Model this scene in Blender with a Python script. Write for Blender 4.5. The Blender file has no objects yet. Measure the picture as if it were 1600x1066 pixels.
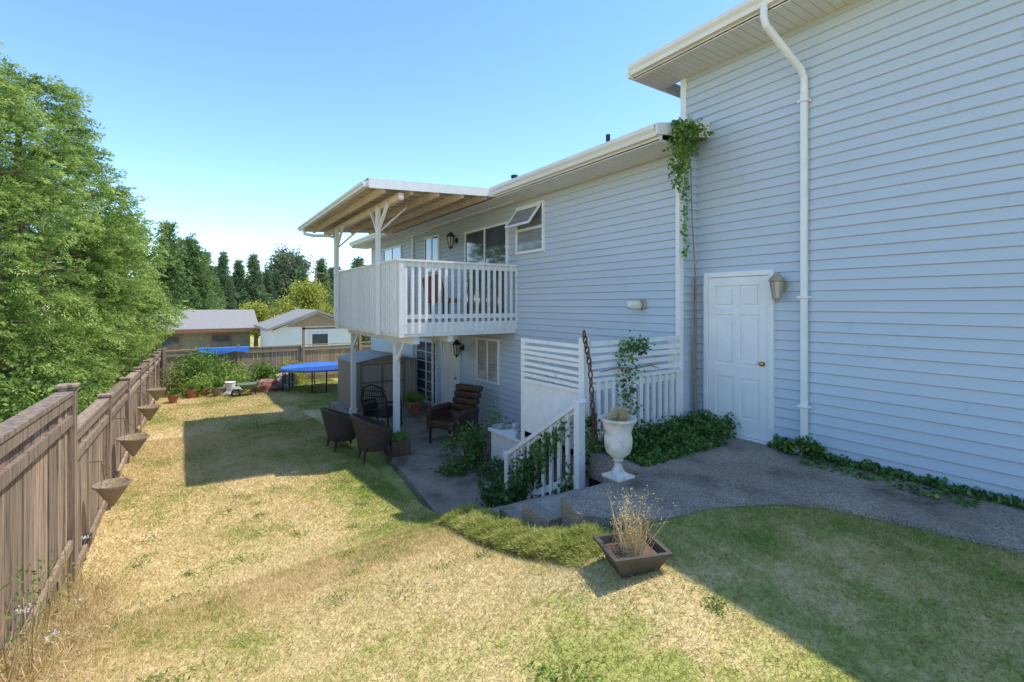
import bpy, math, random
import numpy as np
from mathutils import Vector, Matrix
random.seed(7); rng=np.random.default_rng(7)
S=bpy.context.scene; COL=S.collection
R=random.uniform
# ---------------------------------------------------------------- materials
def nt(name):
    m=bpy.data.materials.new(name); m.use_nodes=True
    t=m.node_tree; return m,t,t.nodes['Principled BSDF'],t.nodes['Material Output']
def ramp(t,stops,src):
    r=t.nodes.new('ShaderNodeValToRGB'); e=r.color_ramp.elements
    while len(e)<len(stops): e.new(.5)
    for k,(p,c) in enumerate(stops): e[k].position=p; e[k].color=(*c,1)
    t.links.new(src,r.inputs[0]); return r
def noise(t,scale,detail=5,co='Object',stretch=(1,1,1),rough=.55):
    tc=t.nodes.new('ShaderNodeTexCoord') if co!='Pos' else t.nodes.new('ShaderNodeNewGeometry')
    mp=t.nodes.new('ShaderNodeMapping'); mp.inputs['Scale'].default_value=stretch
    t.links.new(tc.outputs[co if co!='Pos' else 'Position'],mp.inputs[0])
    n=t.nodes.new('ShaderNodeTexNoise'); n.inputs['Scale'].default_value=scale; n.inputs['Detail'].default_value=detail; n.inputs['Roughness'].default_value=rough
    t.links.new(mp.outputs[0],n.inputs['Vector']); return n
def mul(t,a,b):
    mm=t.nodes.new('ShaderNodeMixRGB'); mm.blend_type='MULTIPLY'; mm.inputs[0].default_value=1
    t.links.new(a,mm.inputs[1]); t.links.new(b,mm.inputs[2]); return mm.outputs[0]
def M(name,c1,c2=None,rough=.6,scale=6,bump=0,bscale=40,metal=0,st=(1,1,1),coat=0,co='Object',c3=None,p3=(.3,.45),isl=0,fine=None):
    m,t,b,o=nt(name); b.inputs['Roughness'].default_value=rough; b.inputs['Metallic'].default_value=metal
    if coat: b.inputs['Coat Weight'].default_value=coat; b.inputs['Coat Roughness'].default_value=.03
    c2=c2 or tuple(x*.85 for x in c1)
    n=noise(t,scale,6,co,st)
    stops=[(.3,c2),(.68,c1)]
    if c3: stops=[(p3[0],c3),(p3[1],c2),(.68,c1)]
    out=ramp(t,stops,n.outputs[0]).outputs[0]
    if isl:
        g=t.nodes.new('ShaderNodeNewGeometry'); out=mul(t,out,ramp(t,[(0,(1-isl,1-isl,1-isl)),(1,(1+isl*.5,1+isl*.45,1+isl*.4))],g.outputs['Random Per Island']).outputs[0])
    if fine:
        nf=noise(t,fine[0],3,co); out=mul(t,out,ramp(t,[(.35,(1-fine[1],)*3),(.65,(1+fine[1]*.5,)*3)],nf.outputs[0]).outputs[0])
    t.links.new(out,b.inputs['Base Color'])
    if bump:
        n2=noise(t,bscale,5,co,st); bp=t.nodes.new('ShaderNodeBump'); bp.inputs['Strength'].default_value=bump; bp.inputs['Distance'].default_value=.02
        t.links.new(n2.outputs[0],bp.inputs['Height']); t.links.new(bp.outputs[0],b.inputs['Normal'])
    return m
def leafM(name,dark,mid,lite,clump=1.2,tr=.35,tip=False):
    m,t,b,o=nt(name); b.inputs['Roughness'].default_value=.6; b.inputs['Specular IOR Level'].default_value=.25
    g=t.nodes.new('ShaderNodeNewGeometry'); n=noise(t,clump,3,'Pos')
    mx=t.nodes.new('ShaderNodeMath'); mx.operation='MULTIPLY_ADD'; mx.inputs[1].default_value=.3 if tip else .55
    t.links.new(g.outputs['Random Per Island'],mx.inputs[0])
    s=t.nodes.new('ShaderNodeMath'); s.operation='MULTIPLY_ADD'; s.inputs[1].default_value=1.0 if tip else 1.2; s.inputs[2].default_value=-.52 if tip else -.35
    t.links.new(n.outputs[0],s.inputs[0]); t.links.new(s.outputs[0],mx.inputs[2]); last=mx
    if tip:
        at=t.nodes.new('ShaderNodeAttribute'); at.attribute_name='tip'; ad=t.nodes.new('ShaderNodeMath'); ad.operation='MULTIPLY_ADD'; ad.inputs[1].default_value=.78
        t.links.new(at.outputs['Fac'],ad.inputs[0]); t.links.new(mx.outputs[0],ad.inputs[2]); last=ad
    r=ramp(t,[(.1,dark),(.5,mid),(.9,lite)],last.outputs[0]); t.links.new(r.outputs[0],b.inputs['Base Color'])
    tl=t.nodes.new('ShaderNodeBsdfTranslucent'); t.links.new(r.outputs[0],tl.inputs[0])
    ms=t.nodes.new('ShaderNodeMixShader'); ms.inputs[0].default_value=tr
    t.links.new(b.outputs[0],ms.inputs[1]); t.links.new(tl.outputs[0],ms.inputs[2]); t.links.new(ms.outputs[0],o.inputs[0])
    return m
def lawnM(name,blade=False):
    m,t,b,o=nt(name); b.inputs['Roughness'].default_value=.85
    b.inputs['Specular IOR Level'].default_value=.2
    n1=noise(t,.62,4,'Pos',(1,.7,.01)); n2=noise(t,3.4,6,'Pos',(1,1,.01),.68); n3=noise(t,45,4,'Pos')
    g=t.nodes.new('ShaderNodeNewGeometry'); sp=t.nodes.new('ShaderNodeSeparateXYZ'); t.links.new(g.outputs['Position'],sp.inputs[0])
    mr=t.nodes.new('ShaderNodeMapRange'); mr.inputs[1].default_value=.6; mr.inputs[2].default_value=3.0; mr.inputs[3].default_value=-.025; mr.inputs[4].default_value=.085
    t.links.new(sp.outputs[0],mr.inputs[0])
    a=t.nodes.new('ShaderNodeMath'); a.operation='MULTIPLY_ADD'; a.inputs[1].default_value=.66; t.links.new(n1.outputs[0],a.inputs[0])
    a2=t.nodes.new('ShaderNodeMath'); a2.operation='MULTIPLY'; a2.inputs[1].default_value=.36; t.links.new(n2.outputs[0],a2.inputs[0]); t.links.new(a2.outputs[0],a.inputs[2])
    a3=t.nodes.new('ShaderNodeMath'); a3.operation='ADD'; t.links.new(a.outputs[0],a3.inputs[0]); t.links.new(mr.outputs[0],a3.inputs[1])
    last=a3
    if blade:
        a4=t.nodes.new('ShaderNodeMath'); a4.operation='MULTIPLY_ADD'; a4.inputs[1].default_value=.20; t.links.new(g.outputs['Random Per Island'],a4.inputs[0])
        sb=t.nodes.new('ShaderNodeMath'); sb.operation='SUBTRACT'; sb.inputs[1].default_value=.10; t.links.new(a3.outputs[0],sb.inputs[0]); t.links.new(sb.outputs[0],a4.inputs[2]); last=a4
    r=ramp(t,[(.38,(.80,.65,.38)),(.52,(.68,.545,.26)),(.59,(.44,.44,.13)),(.71,(.24,.33,.065))],last.outputs[0])
    r3=ramp(t,[(.3,(.76,.74,.70)),(.7,(1.06,1.06,1.04))],n3.outputs[0])
    mm=mul(t,r.outputs[0],r3.outputs[0]); t.links.new(mm,b.inputs['Base Color'])
    if not blade:
        bp=t.nodes.new('ShaderNodeBump'); bp.inputs['Strength'].default_value=.35; bp.inputs['Distance'].default_value=.02
        t.links.new(n3.outputs[0],bp.inputs['Height']); t.links.new(bp.outputs[0],b.inputs['Normal'])
    else:
        tl=t.nodes.new('ShaderNodeBsdfTranslucent'); t.links.new(mm,tl.inputs[0])
        ms=t.nodes.new('ShaderNodeMixShader'); ms.inputs[0].default_value=.35
        t.links.new(b.outputs[0],ms.inputs[1]); t.links.new(tl.outputs[0],ms.inputs[2]); t.links.new(ms.outputs[0],o.inputs[0])
    return m
SID=M('siding_vinyl',(.53,.585,.625),(.50,.555,.60),.45,3,0,st=(1,.3,6))
WHT=M('white_paint',(.86,.85,.81),(.79,.78,.74),.4,5)
WEA=M('weathered_white_paint',(.86,.84,.79),(.80,.78,.72),.6,9,.15,50,c3=(.48,.42,.35),p3=(.24,.34),isl=.07)
CREAM=M('cream_gutter',(.80,.76,.68),(.74,.70,.62),.4,3)
SOF=M('soffit_panel',(.78,.74,.67),(.72,.68,.61),.6,3)
SHIN=M('roof_shingle',(.16,.15,.145),(.08,.08,.08),.9,25,.5,60)
SHINL=M('light_roof_shingle',(.34,.31,.28),(.24,.22,.20),.9,12,.4,30)
RAFT=M('rafter_wood',(.84,.70,.54),(.68,.54,.40),.7,6,.2,30,isl=.15)
CONC=M('concrete',(.48,.395,.305),(.35,.285,.22),.9,1.8,1,70,c3=(.18,.15,.115),p3=(.32,.46),fine=(70,.5))
CONL=M('concrete_light',(.50,.44,.37),(.34,.30,.25),.9,3,.8,80,fine=(80,.35))
FEN=M('fence_wood',(.49,.36,.255),(.35,.25,.175),.85,5,.6,14,st=(4,4,.35),c3=(.17,.125,.09),p3=(.34,.47),isl=.38)
FEN2=M('far_fence_wood',(.46,.33,.22),(.32,.22,.15),.85,5,.3,14,st=(4,4,.35),isl=.25)
BRK=M('bark',(.17,.11,.07),(.08,.055,.035),.9,8,.8,20,st=(1,1,.2))
GLS=M('window_glass',(.07,.09,.11),(.03,.04,.05),.06,1.5,0,coat=1)
BLI=M('window_blind',(.30,.32,.34),(.16,.18,.20),.3,3,0,coat=1,st=(1,1,12))
BLK=M('black_metal',(.03,.03,.03),(.015,.015,.015),.45,9)
BRS=M('brass',(.6,.42,.16),(.45,.3,.1),.3,9,metal=1)
RUS=M('rusty_iron',(.17,.075,.04),(.07,.035,.025),.85,20,.6,60)
TAN=M('tan_plastic',(.42,.36,.26),(.32,.27,.19),.6,5,.1)
PLB=M('brown_plastic',(.10,.085,.065),(.06,.05,.04),.6,6,.1)
WIKL=M('grey_wicker',(.52,.40,.28),(.20,.14,.09),.7,60,1,90)
def wicker(name,c1,c2):
    m,t,b,o=nt(name); b.inputs['Roughness'].default_value=.5; tc=t.nodes.new('ShaderNodeTexCoord')
    w1=t.nodes.new('ShaderNodeTexWave'); w1.bands_direction='Z'; w1.inputs['Scale'].default_value=14; w1.inputs['Distortion'].default_value=2.5; w1.inputs['Detail Scale'].default_value=6
    t.links.new(tc.outputs['Object'],w1.inputs[0]); r=ramp(t,[(.25,c2),(.75,c1)],w1.outputs[1]); t.links.new(r.outputs[0],b.inputs['Base Color'])
    bp=t.nodes.new('ShaderNodeBump'); bp.inputs['Strength'].default_value=1; bp.inputs['Distance'].default_value=.02; t.links.new(w1.outputs[1],bp.inputs['Height']); t.links.new(bp.outputs[0],b.inputs['Normal']); return m
WIK=wicker('brown_wicker',(.20,.14,.10),(.04,.028,.02))
WIB=M('black_wicker',(.04,.035,.03),(.012,.01,.01),.5,70,.8,120)
LEA=M('brown_leather',(.11,.055,.035),(.045,.025,.017),.35,9,.2,25)
SHD=M('beige_metal_shed',(.48,.40,.32),(.40,.33,.26),.5,3)
SHD2=M('brown_shed_trim',(.28,.22,.17),(.24,.18,.14),.5,3)
BLU=M('blue_vinyl',(.04,.19,.60),(.03,.12,.45),.4,4)
TER=M('terracotta',(.36,.15,.08),(.25,.1,.06),.8,9)
STN=M('urn_plaster',(.84,.79,.70),(.70,.65,.56),.75,8,.25,40,c3=(.4,.37,.33))
ROCK=M('rock',(.5,.48,.44),(.25,.24,.22),.9,9,.5,20)
OLV=M('olive_cladding',(.20,.19,.12),(.16,.155,.10),.7,3)
PALE=M('white_cladding',(.74,.76,.79),(.68,.70,.73),.6,3)
HOSE=M('green_hose',(.03,.10,.06),(.02,.06,.04),.4,9)
RED=M('red_tarp',(.38,.15,.11),(.24,.09,.07),.6,5,.5,12)
TRIMB=M('brown_trim',(.26,.13,.06),(.18,.09,.04),.6,5)
WOODO=M('old_wood',(.35,.26,.18),(.2,.14,.1),.8,8,.4,20)
GAL=M('galvanised_roof',(.50,.48,.44),(.36,.34,.31),.4,4,metal=.3)
LAWN=lawnM('lawn_ground'); BLADE=lawnM('grass_blade',True)
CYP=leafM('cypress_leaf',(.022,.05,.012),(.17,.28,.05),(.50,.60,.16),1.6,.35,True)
GRN0=leafM('hedge_leaf',(.05,.09,.015),(.16,.27,.05),(.36,.47,.12),2)
CON=leafM('conifer_leaf',(.06,.10,.05),(.14,.21,.09),(.27,.35,.16),.6,.35)
YEL=leafM('yellow_leaf',(.20,.23,.04),(.42,.43,.07),(.58,.56,.14),.8)
GRN=leafM('shrub_leaf',(.05,.11,.02),(.16,.28,.05),(.34,.46,.11),2)
IVY=leafM('ivy_leaf',(.03,.07,.015),(.10,.20,.045),(.24,.38,.10),4)
LONG=leafM('long_grass',(.25,.32,.05),(.44,.48,.12),(.68,.62,.25),3,.45)
DRY=leafM('dry_stalk',(.35,.25,.11),(.62,.48,.24),(.78,.65,.38),3)
WFL=leafM('white_flower',(.6,.6,.5),(.75,.75,.68),(.8,.8,.78),3)
# ---------------------------------------------------------------- mesh builder
class MB:
    def __init__(s): s.v=[];s.f=[];s.m=[];s.k=0
    def add(s,vs,fs):
        o=len(s.v); s.v+= [tuple(p) for p in vs]; s.f+=[tuple(o+i for i in f) for f in fs]; s.m+=[s.k]*len(fs); return s
    def box(s,x0,x1,y0,y1,z0,z1):
        return s.add([(x0,y0,z0),(x1,y0,z0),(x1,y1,z0),(x0,y1,z0),(x0,y0,z1),(x1,y0,z1),(x1,y1,z1),(x0,y1,z1)],
            [(0,3,2,1),(4,5,6,7),(0,1,5,4),(1,2,6,5),(2,3,7,6),(3,0,4,7)])
    def beam(s,p,q,w,h,up=(0,0,1)):
        p=Vector(p);q=Vector(q);d=(q-p).normalized();u=Vector(up)
        if abs(d.dot(u))>.98:u=Vector((0,1,0))
        a=d.cross(u).normalized()*w/2;b=a.cross(d).normalized()*h/2
        return s.add([p-a-b,p+a-b,p+a+b,p-a+b,q-a-b,q+a-b,q+a+b,q-a+b],[(0,3,2,1),(4,5,6,7),(0,1,5,4),(1,2,6,5),(2,3,7,6),(3,0,4,7)])
    def tube(s,pts,r,n=8,closed=False):
        pts=[Vector(p) for p in pts];N=len(pts);vs=[];rr=r if hasattr(r,'__len__') else [r]*N;pa=None
        for i,p in enumerate(pts):
            if closed:d=pts[(i+1)%N]-pts[i-1]
            else:d=pts[min(i+1,N-1)]-pts[max(i-1,0)]
            d.normalize()
            if pa is None:
                u=Vector((0,0,1)) if abs(d.z)<.9 else Vector((1,0,0)); pa=d.cross(u).normalized()
            else:pa=(pa-d*pa.dot(d)).normalized()
            b=d.cross(pa)
            for j in range(n):
                t=2*math.pi*j/n; vs.append(p+(pa*math.cos(t)+b*math.sin(t))*rr[i])
        fs=[]
        for i in range(N if closed else N-1):
            k=(i+1)%N
            for j in range(n):fs.append((i*n+j,i*n+(j+1)%n,k*n+(j+1)%n,k*n+j))
        if not closed: fs+=[tuple(range(n))[::-1],tuple((N-1)*n+j for j in range(n))]
        return s.add(vs,fs)
    def cyl(s,p,q,r,r2=None,n=12): return s.tube([p,q],[r,r if r2 is None else r2],n)
    def lathe(s,c,prof,n=20,ax=(0,0,1),sq=1):
        ax=Vector(ax);u=Vector((1,0,0)) if abs(ax.x)<.9 else Vector((0,1,0));a=(u-ax*u.dot(ax)).normalized();b=ax.cross(a);c=Vector(c);vs=[]
        for r,h in prof:
            for j in range(n):
                t=2*math.pi*j/n; vs.append(c+ax*h+(a*math.cos(t)+b*math.sin(t)*sq)*r)
        fs=[]
        for i in range(len(prof)-1):
            for j in range(n):fs.append((i*n+j,i*n+(j+1)%n,(i+1)*n+(j+1)%n,(i+1)*n+j))
        fs+=[tuple(range(n))[::-1],tuple((len(prof)-1)*n+j for j in range(n))]
        return s.add(vs,fs)
    def prism(s,poly,z0,z1):
        n=len(poly); vs=[(x,y,z0) for x,y in poly]+[(x,y,z1) for x,y in poly]
        return s.add(vs,[tuple(range(n))[::-1],tuple(range(n,2*n))]+[(i,(i+1)%n,n+(i+1)%n,n+i) for i in range(n)])
    def blob(s,c,rx,ry,rz,n=8,j=.15):
        vs=[];fs=[]
        for i in range(1,n):
            for k in range(n*2):
                a=math.pi*i/n;t=math.pi*k/n;q=1+R(-j,j);vs.append((c[0]+rx*q*math.sin(a)*math.cos(t),c[1]+ry*q*math.sin(a)*math.sin(t),c[2]+rz*q*math.cos(a)))
        N=n*2
        for i in range(n-2):
            for k in range(N):fs.append((i*N+k,(i+1)*N+k,(i+1)*N+(k+1)%N,i*N+(k+1)%N))
        fs+=[tuple(range(N)),tuple((n-2)*N+k for k in range(N))[::-1]]
        return s.add(vs,fs)
OFF={}
def tag(o,label=None,cat=None,group=None,kind=None):
    if label:o['label']=label
    if cat:o['category']=cat
    if group:o['group']=group
    if kind:o['kind']=kind
    return o
def thing(name,loc,label,cat,group=None,local=False,rot=0):
    o=bpy.data.objects.new(name,None); o.empty_display_size=.2; o.location=loc; o.rotation_euler[2]=rot; COL.objects.link(o)
    OFF[o.name]=Vector((0,0,0)) if local else Vector(loc); return tag(o,label,cat,group)
def mk(mb,name,mats,parent=None,loc=None,bevel=0,smooth=False,label=None,cat=None,group=None,kind=None):
    if not isinstance(mats,(list,tuple)):mats=[mats]
    off=OFF[parent.name] if parent else Vector(loc if loc is not None else (0,0,0))
    me=bpy.data.meshes.new(name); me.from_pydata([(x-off.x,y-off.y,z-off.z) for x,y,z in mb.v],[],mb.f)
    for m in mats:me.materials.append(m)
    me.polygons.foreach_set('material_index',mb.m)
    if smooth:
        me.polygons.foreach_set('use_smooth',[True]*len(mb.f)); me.set_sharp_from_angle(angle=math.radians(38))
    me.update(); o=bpy.data.objects.new(name,me); COL.objects.link(o)
    if parent:o.parent=parent
    else:o.location=off
    OFF[o.name]=off
    if bevel:
        b=o.modifiers.new('bevel','BEVEL');b.width=bevel;b.segments=2;b.limit_method='ANGLE'
    return tag(o,label,cat,group,kind)
def clone(root,loc,rot=None,sc=None,label=None):
    def rec(o,par):
        c=o.copy(); COL.objects.link(c)
        if par:c.parent=par; c.matrix_parent_inverse=o.matrix_parent_inverse.copy()
        for ch in list(o.children): rec(ch,c)
        return c
    c=rec(root,None); c.location=loc
    if rot is not None:c.rotation_euler[2]=rot
    if sc is not None:c.scale=(sc,sc,sc) if not hasattr(sc,'__len__') else sc
    if label:c['label']=label
    return c
def leaves(name,P,D,L,W,mat,parent=None,loc=None,tip=None,**kw):
    n=len(P); D=D/np.linalg.norm(D,axis=1,keepdims=True); r=rng.normal(size=(n,3)); Sd=np.cross(D,r); Sd/=np.linalg.norm(Sd,axis=1,keepdims=True)+1e-9
    L=np.broadcast_to(L,(n,))[:,None]; W=np.broadcast_to(W,(n,))[:,None]
    off=np.array(OFF[parent.name] if parent else (loc if loc is not None else (0,0,0)))
    V=np.stack([P,P+D*L*.45+Sd*W/2,P+D*L,P+D*L*.45-Sd*W/2],1).reshape(-1,3)-off
    me=bpy.data.meshes.new(name); me.vertices.add(4*n); me.vertices.foreach_set('co',V.astype(np.float32).ravel())
    me.loops.add(4*n); me.loops.foreach_set('vertex_index',np.arange(4*n,dtype=np.int32)); me.polygons.add(n)
    me.polygons.foreach_set('loop_start',np.arange(0,4*n,4,dtype=np.int32)); me.update(calc_edges=True); me.materials.append(mat)
    if tip is not None:
        a=me.attributes.new('tip','FLOAT','FACE'); a.data.foreach_set('value',tip.astype(np.float32))
    o=bpy.data.objects.new(name,me); COL.objects.link(o)
    if parent:o.parent=parent
    else:o.location=tuple(off)
    OFF[o.name]=Vector(off.tolist()); return tag(o,**kw)
# ---------------------------------------------------------------- camera, sun, sky
cam=bpy.data.cameras.new('camera'); co=bpy.data.objects.new('camera',cam); COL.objects.link(co); S.camera=co
co.location=(0,0,1.69); co.rotation_euler=(math.radians(90),0,-math.atan(500/750)); cam.lens=16.875; cam.sensor_width=36; cam.shift_y=-58/1600; cam.clip_end=2000; cam.clip_start=.05
sv=Vector((.5,-.2,1)).normalized()
sl=bpy.data.lights.new('sun','SUN'); sl.energy=5; sl.angle=math.radians(.5); sl.color=(1,.94,.83)
so=bpy.data.objects.new('sun',sl); COL.objects.link(so); so.location=(20,-8,40); so.rotation_euler=(-sv).to_track_quat('-Z','Y').to_euler()
w=bpy.data.worlds.new('World'); S.world=w; w.use_nodes=True; t=w.node_tree; sk=t.nodes.new('ShaderNodeTexSky'); sk.sky_type='NISHITA'; sk.sun_disc=False
sk.sun_elevation=math.asin(sv.z); sk.sun_rotation=math.atan2(sv.x,sv.y); sk.air_density=.9; sk.dust_density=.0; sk.ozone_density=1.6; sk.altitude=600
hs_=t.nodes.new('ShaderNodeHueSaturation'); hs_.inputs['Saturation'].default_value=1.12
bg=t.nodes['Background']; t.links.new(sk.outputs[0],hs_.inputs['Color']); t.links.new(hs_.outputs[0],bg.inputs[0]); bg.inputs[1].default_value=.36
S.view_settings.view_transform='Standard'; S.view_settings.look='None'; S.view_settings.exposure=0
# ---------------------------------------------------------------- ground
GY=[-300,-5,0,1,2.4,4,5.7,7,12,22,40,100,900]; GZ=[.1,.05,0,-.04,-.18,-.55,-1.0,-1.13,-1.22,-1.6,-2.3,-3,-4]
def gz(x,y):
    x=np.asarray(x,float);y=np.asarray(y,float)
    z=np.interp(y,GY,GZ)
    k=np.clip((x-1.9)/.7,0,1)*np.clip((3.1-y)/.6,0,1); z=z*(1-k)+(-.06)*k
    z=z+.02*np.sin(x*1.7+y*.9)+.015*np.sin(y*2.3-x)
    return z
def g1(x,y): return float(gz(x,y))
xs=np.concatenate([[-900,-400,-150,-60,-30,-15,-8,-4],np.arange(-2,7.01,.125),[9,14,25,50,120,400,900]])
ys=np.concatenate([[-900,-200,-60,-20,-8,-3],np.arange(-1,15,.125),np.arange(15,30,.5),[32,36,42,50,65,90,140,250,500,900]])
XX,YY=np.meshgrid(xs,ys); ZZ=gz(XX,YY)
cut=((XX>2.72)&(YY>3.3)&(YY<14.5)&(XX<6.5)); ZZ=np.where(cut,np.minimum(ZZ,-1.27),ZZ)
cut2=((XX>2.72)&(YY>2.8)&(YY<=3.3)&(XX<6.5)); ZZ=np.where(cut2,ZZ-.12,ZZ)
nx,ny=len(xs),len(ys); mb=MB(); mb.v=list(map(tuple,np.stack([XX,YY,ZZ],-1).reshape(-1,3)))
mb.f=[(j*nx+i,j*nx+i+1,(j+1)*nx+i+1,(j+1)*nx+i) for j in range(ny-1) for i in range(nx-1)]; mb.m=[0]*len(mb.f)
mk(mb,'ground',LAWN,smooth=True,kind='structure')
PATH=[(5.9,-4),(5.9,4.17),(5.5,4.2),(3.8,4.2),(3.78,3.3),(2.72,3.3),(2.62,2.95),(2.85,2.66),(3.15,2.5),(3.6,2.42),(4.2,2.15),(4.5,1.9),(4.7,1.37),(4.8,.8),(4.85,-4)]
mk(MB().prism(PATH[::-1],-.3,-.02),'path',CONC,kind='structure')
mk(MB().prism([(2.72,5.72),(5.5,5.72),(5.5,14.5),(3.3,14.5),(3.1,9.5),(2.95,7.7)],-1.3,-1.14),'patio',CONC,kind='structure')
mb=MB()
for k in range(6):
    y0=3.3+.4*k; mb.box(2.72,3.76,y0,y0+.402,-1.4,-.02-.185*(k+1)+(.001*k))
mk(mb,'steps',CONL,kind='structure',bevel=.012)
mb=MB()
for k in range(6): mb.box(2.58,2.719,3.3+.4*k,3.7+.4*k,-1.4,-.20-.17*k)
mk(mb,'retaining_wall',CONC,loc=(2.65,4.5,-1.2),label='low stepped concrete curb wall beside garden steps',cat='wall')
mk(MB().box(3.8,5.5,4.2,5.4,-1.4,-.05),'raised_landing',CONC,kind='structure')
def inlawn(x,y):
    ok=(x>-1.05)&(~((x>2.6)&(y>3.25)&(y<14.6)))&(x<5.9)
    ins=np.zeros(len(x),bool); n=len(PATH)
    for i in range(n):
        x1,y1=PATH[i];x2,y2=PATH[(i+1)%n]
        c=((y1>y)!=(y2>y))&(x<(x2-x1)*(y-y1)/((y2-y1)+1e-12)+x1); ins^=c
    return ok&~ins
n=460000
yy=np.concatenate([rng.uniform(.2,5,n//2),rng.uniform(4,13,n//2),rng.uniform(13,21.8,90000)]); xx=rng.uniform(-1.05,5,len(yy))
k=inlawn(xx,yy); xx=xx[k];yy=yy[k]; n=len(xx)
P=np.stack([xx,yy,gz(xx,yy)-.004],1); D=rng.normal(size=(n,3))*.9; D[:,2]=np.abs(D[:,2])*.25+.45
dist=np.hypot(xx,yy)
leaves('grass',P,D,rng.uniform(.022,.055,n)*(1+.02*dist),.0018+.0007*dist,BLADE,kind='stuff',label='short dry straw and green lawn grass',cat='grass')
cs=[(R(-.6,2.6),R(1.3,9)) for _ in range(60)]
P=[];
for cx,cy in cs:
    m=80; r=R(.04,.12); a=rng.normal(size=(m,2))*r; P.append(np.stack([cx+a[:,0],cy+a[:,1],gz(cx+a[:,0],cy+a[:,1])],1))
P=np.concatenate(P);n=len(P); D=rng.normal(size=(n,3)); D[:,2]=np.abs(D[:,2])*.5+.3
leaves('clover',P,D,rng.uniform(.02,.04,n),.011,GRN,kind='stuff',label='small green weed tufts in the lawn',cat='weeds')
n=46000; t_=rng.uniform(0,1,n); cx=2.42+.04*np.sin(t_*9)+.1*(t_-.5)**2; yy=2.52+t_*2.5; dx=rng.uniform(-.21,.23,n); xx=cx+dx; k=xx<2.66; xx=xx[k];yy=yy[k];dx=dx[k];t_=t_[k]; n=len(xx)
hh=.15*np.sqrt(np.maximum(0,1-(dx/.23)**2))*(1+.12*np.sin(t_*31)+.12*np.sin(t_*57+dx*20))*np.clip(np.minimum(t_,1-t_)*9,0.2,1)
P=np.stack([xx,yy,gz(xx,yy)+hh*rng.uniform(.2,1,n)**.6-.02],1); D=rng.normal(size=(n,3))*.9; D[:,0]+=dx*4; D[:,2]=.2+np.abs(D[:,2])*.6
leaves('long_grass',P,D,rng.uniform(.03,.08,n),.0065,LONG,kind='stuff',label='low rounded yellow-green grass mound edging the steps',cat='long grass')
# ---------------------------------------------------------------- house
H=thing('house',(8,5,0),'two-level house with pale blue lap siding and white trim','house')
CS=.116
def siding(mb,P,a0,a1,z0,z1,axis='x'):
    z=z0
    while z<z1-.01:
        h=min(CS,z1-z)
        o=.024
        if axis=='x': mb.add([(P-o,a0,z+.006),(P-o,a1,z+.006),(P-.001,a1,z+h),(P-.001,a0,z+h),(P,a0,z),(P,a1,z),(P-o+.012,a0,z),(P-o+.012,a1,z)],[(0,3,2,1),(6,7,5,4),(0,1,7,6)])
        else: mb.add([(a0,P-o,z),(a1,P-o,z),(a1,P,z+h),(a0,P,z+h),(a0,P,z),(a1,P,z)],[(0,1,2,3),(0,4,5,1)])
        z+=h
TW,LW=5.9,5.5
def joints(mb,P,a0,a1,z0,z1,n):
    for _ in range(n):
        k=random.randrange(int((z1-z0)/CS)-1)//2*2; z=z0+k*CS; y=R(a0,a1); mb.add([(P-.026,y,z+.004),(P-.026,y+.006,z+.004),(P-.004,y+.006,z+CS),(P-.004,y,z+CS),(P-.02,y,z+.004),(P-.02,y+.006,z+.004)],[(0,3,2,1)])
mb=MB(); siding(mb,TW,-6,4.39,-.02,4.92); joints(mb,TW,.5,4.2,0,4.8,26); mb.box(TW+.005,14,-6,4.39,-.3,4.92); mk(mb,'wall',SID,H,label='tall siding wall')
mb=MB(); siding(mb,LW,4.17,17.5,-1.14,3.74); joints(mb,LW,4.3,12,-1.1,3.6,30); siding(mb,4.17,5.52,5.89,-.02,3.74,'y'); mb.box(LW+.005,14,4.175,17.5,-1.4,3.74); mk(mb,'wall',SID,H,label='lower siding wall')
for b in((LW-.03,LW+.06,4.135,4.2,-.02,3.74),(TW-.03,TW+.05,4.33,4.42,3.9,4.92),(LW-.03,LW+.05,17.44,17.53,-1.2,3.74)): mk(MB().box(*b),'corner_board',WHT,H,bevel=.004)
def roof(y0,y1,xe,ze,xr,sl,name):
    zr=ze+(xr-xe)*sl; mb=MB()
    mb.add([(xe-.02,y0,ze),(xr,y0,zr),(xr,y1,zr),(xe-.02,y1,ze),(xe-.02,y0,ze+.035),(xr,y0,zr+.035),(xr,y1,zr+.035),(xe-.02,y1,ze+.035)],[(0,3,2,1),(4,5,6,7),(0,1,5,4),(2,3,7,6),(3,0,4,7),(1,2,6,5)])
    mb.add([(xr+.001,y0,zr),(2*xr-xe,y0,ze),(2*xr-xe,y1,ze),(xr+.001,y1,zr),(xr+.001,y0,zr+.035),(2*xr-xe,y0,ze+.035),(2*xr-xe,y1,ze+.035),(xr+.001,y1,zr+.035)],[(0,3,2,1),(4,5,6,7),(0,1,5,4),(2,3,7,6),(1,2,6,5)])
    return mk(mb,'roof',SHIN,H)
r1=roof(3.98,18,4.9,3.90,9.5,.25,'r'); r2=roof(-6,4.8,5.3,5.07,10,.26,'r')
def gut(x,y0,y1,z,wd=.11,hh=.12):
    pr=[(x-wd,z+hh),(x-wd,z+hh*.62),(x-wd*.72,z+hh*.35),(x-wd*.6,z),(x,z),(x,z+hh)]
    mb=MB(); n=len(pr); mb.add([(a,y0,b) for a,b in pr]+[(a,y1,b) for a,b in pr],[tuple(range(n))[::-1],tuple(range(n,2*n))]+[(i,(i+1)%n,n+(i+1)%n,n+i) for i in range(n)][::1]); return mb
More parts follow.
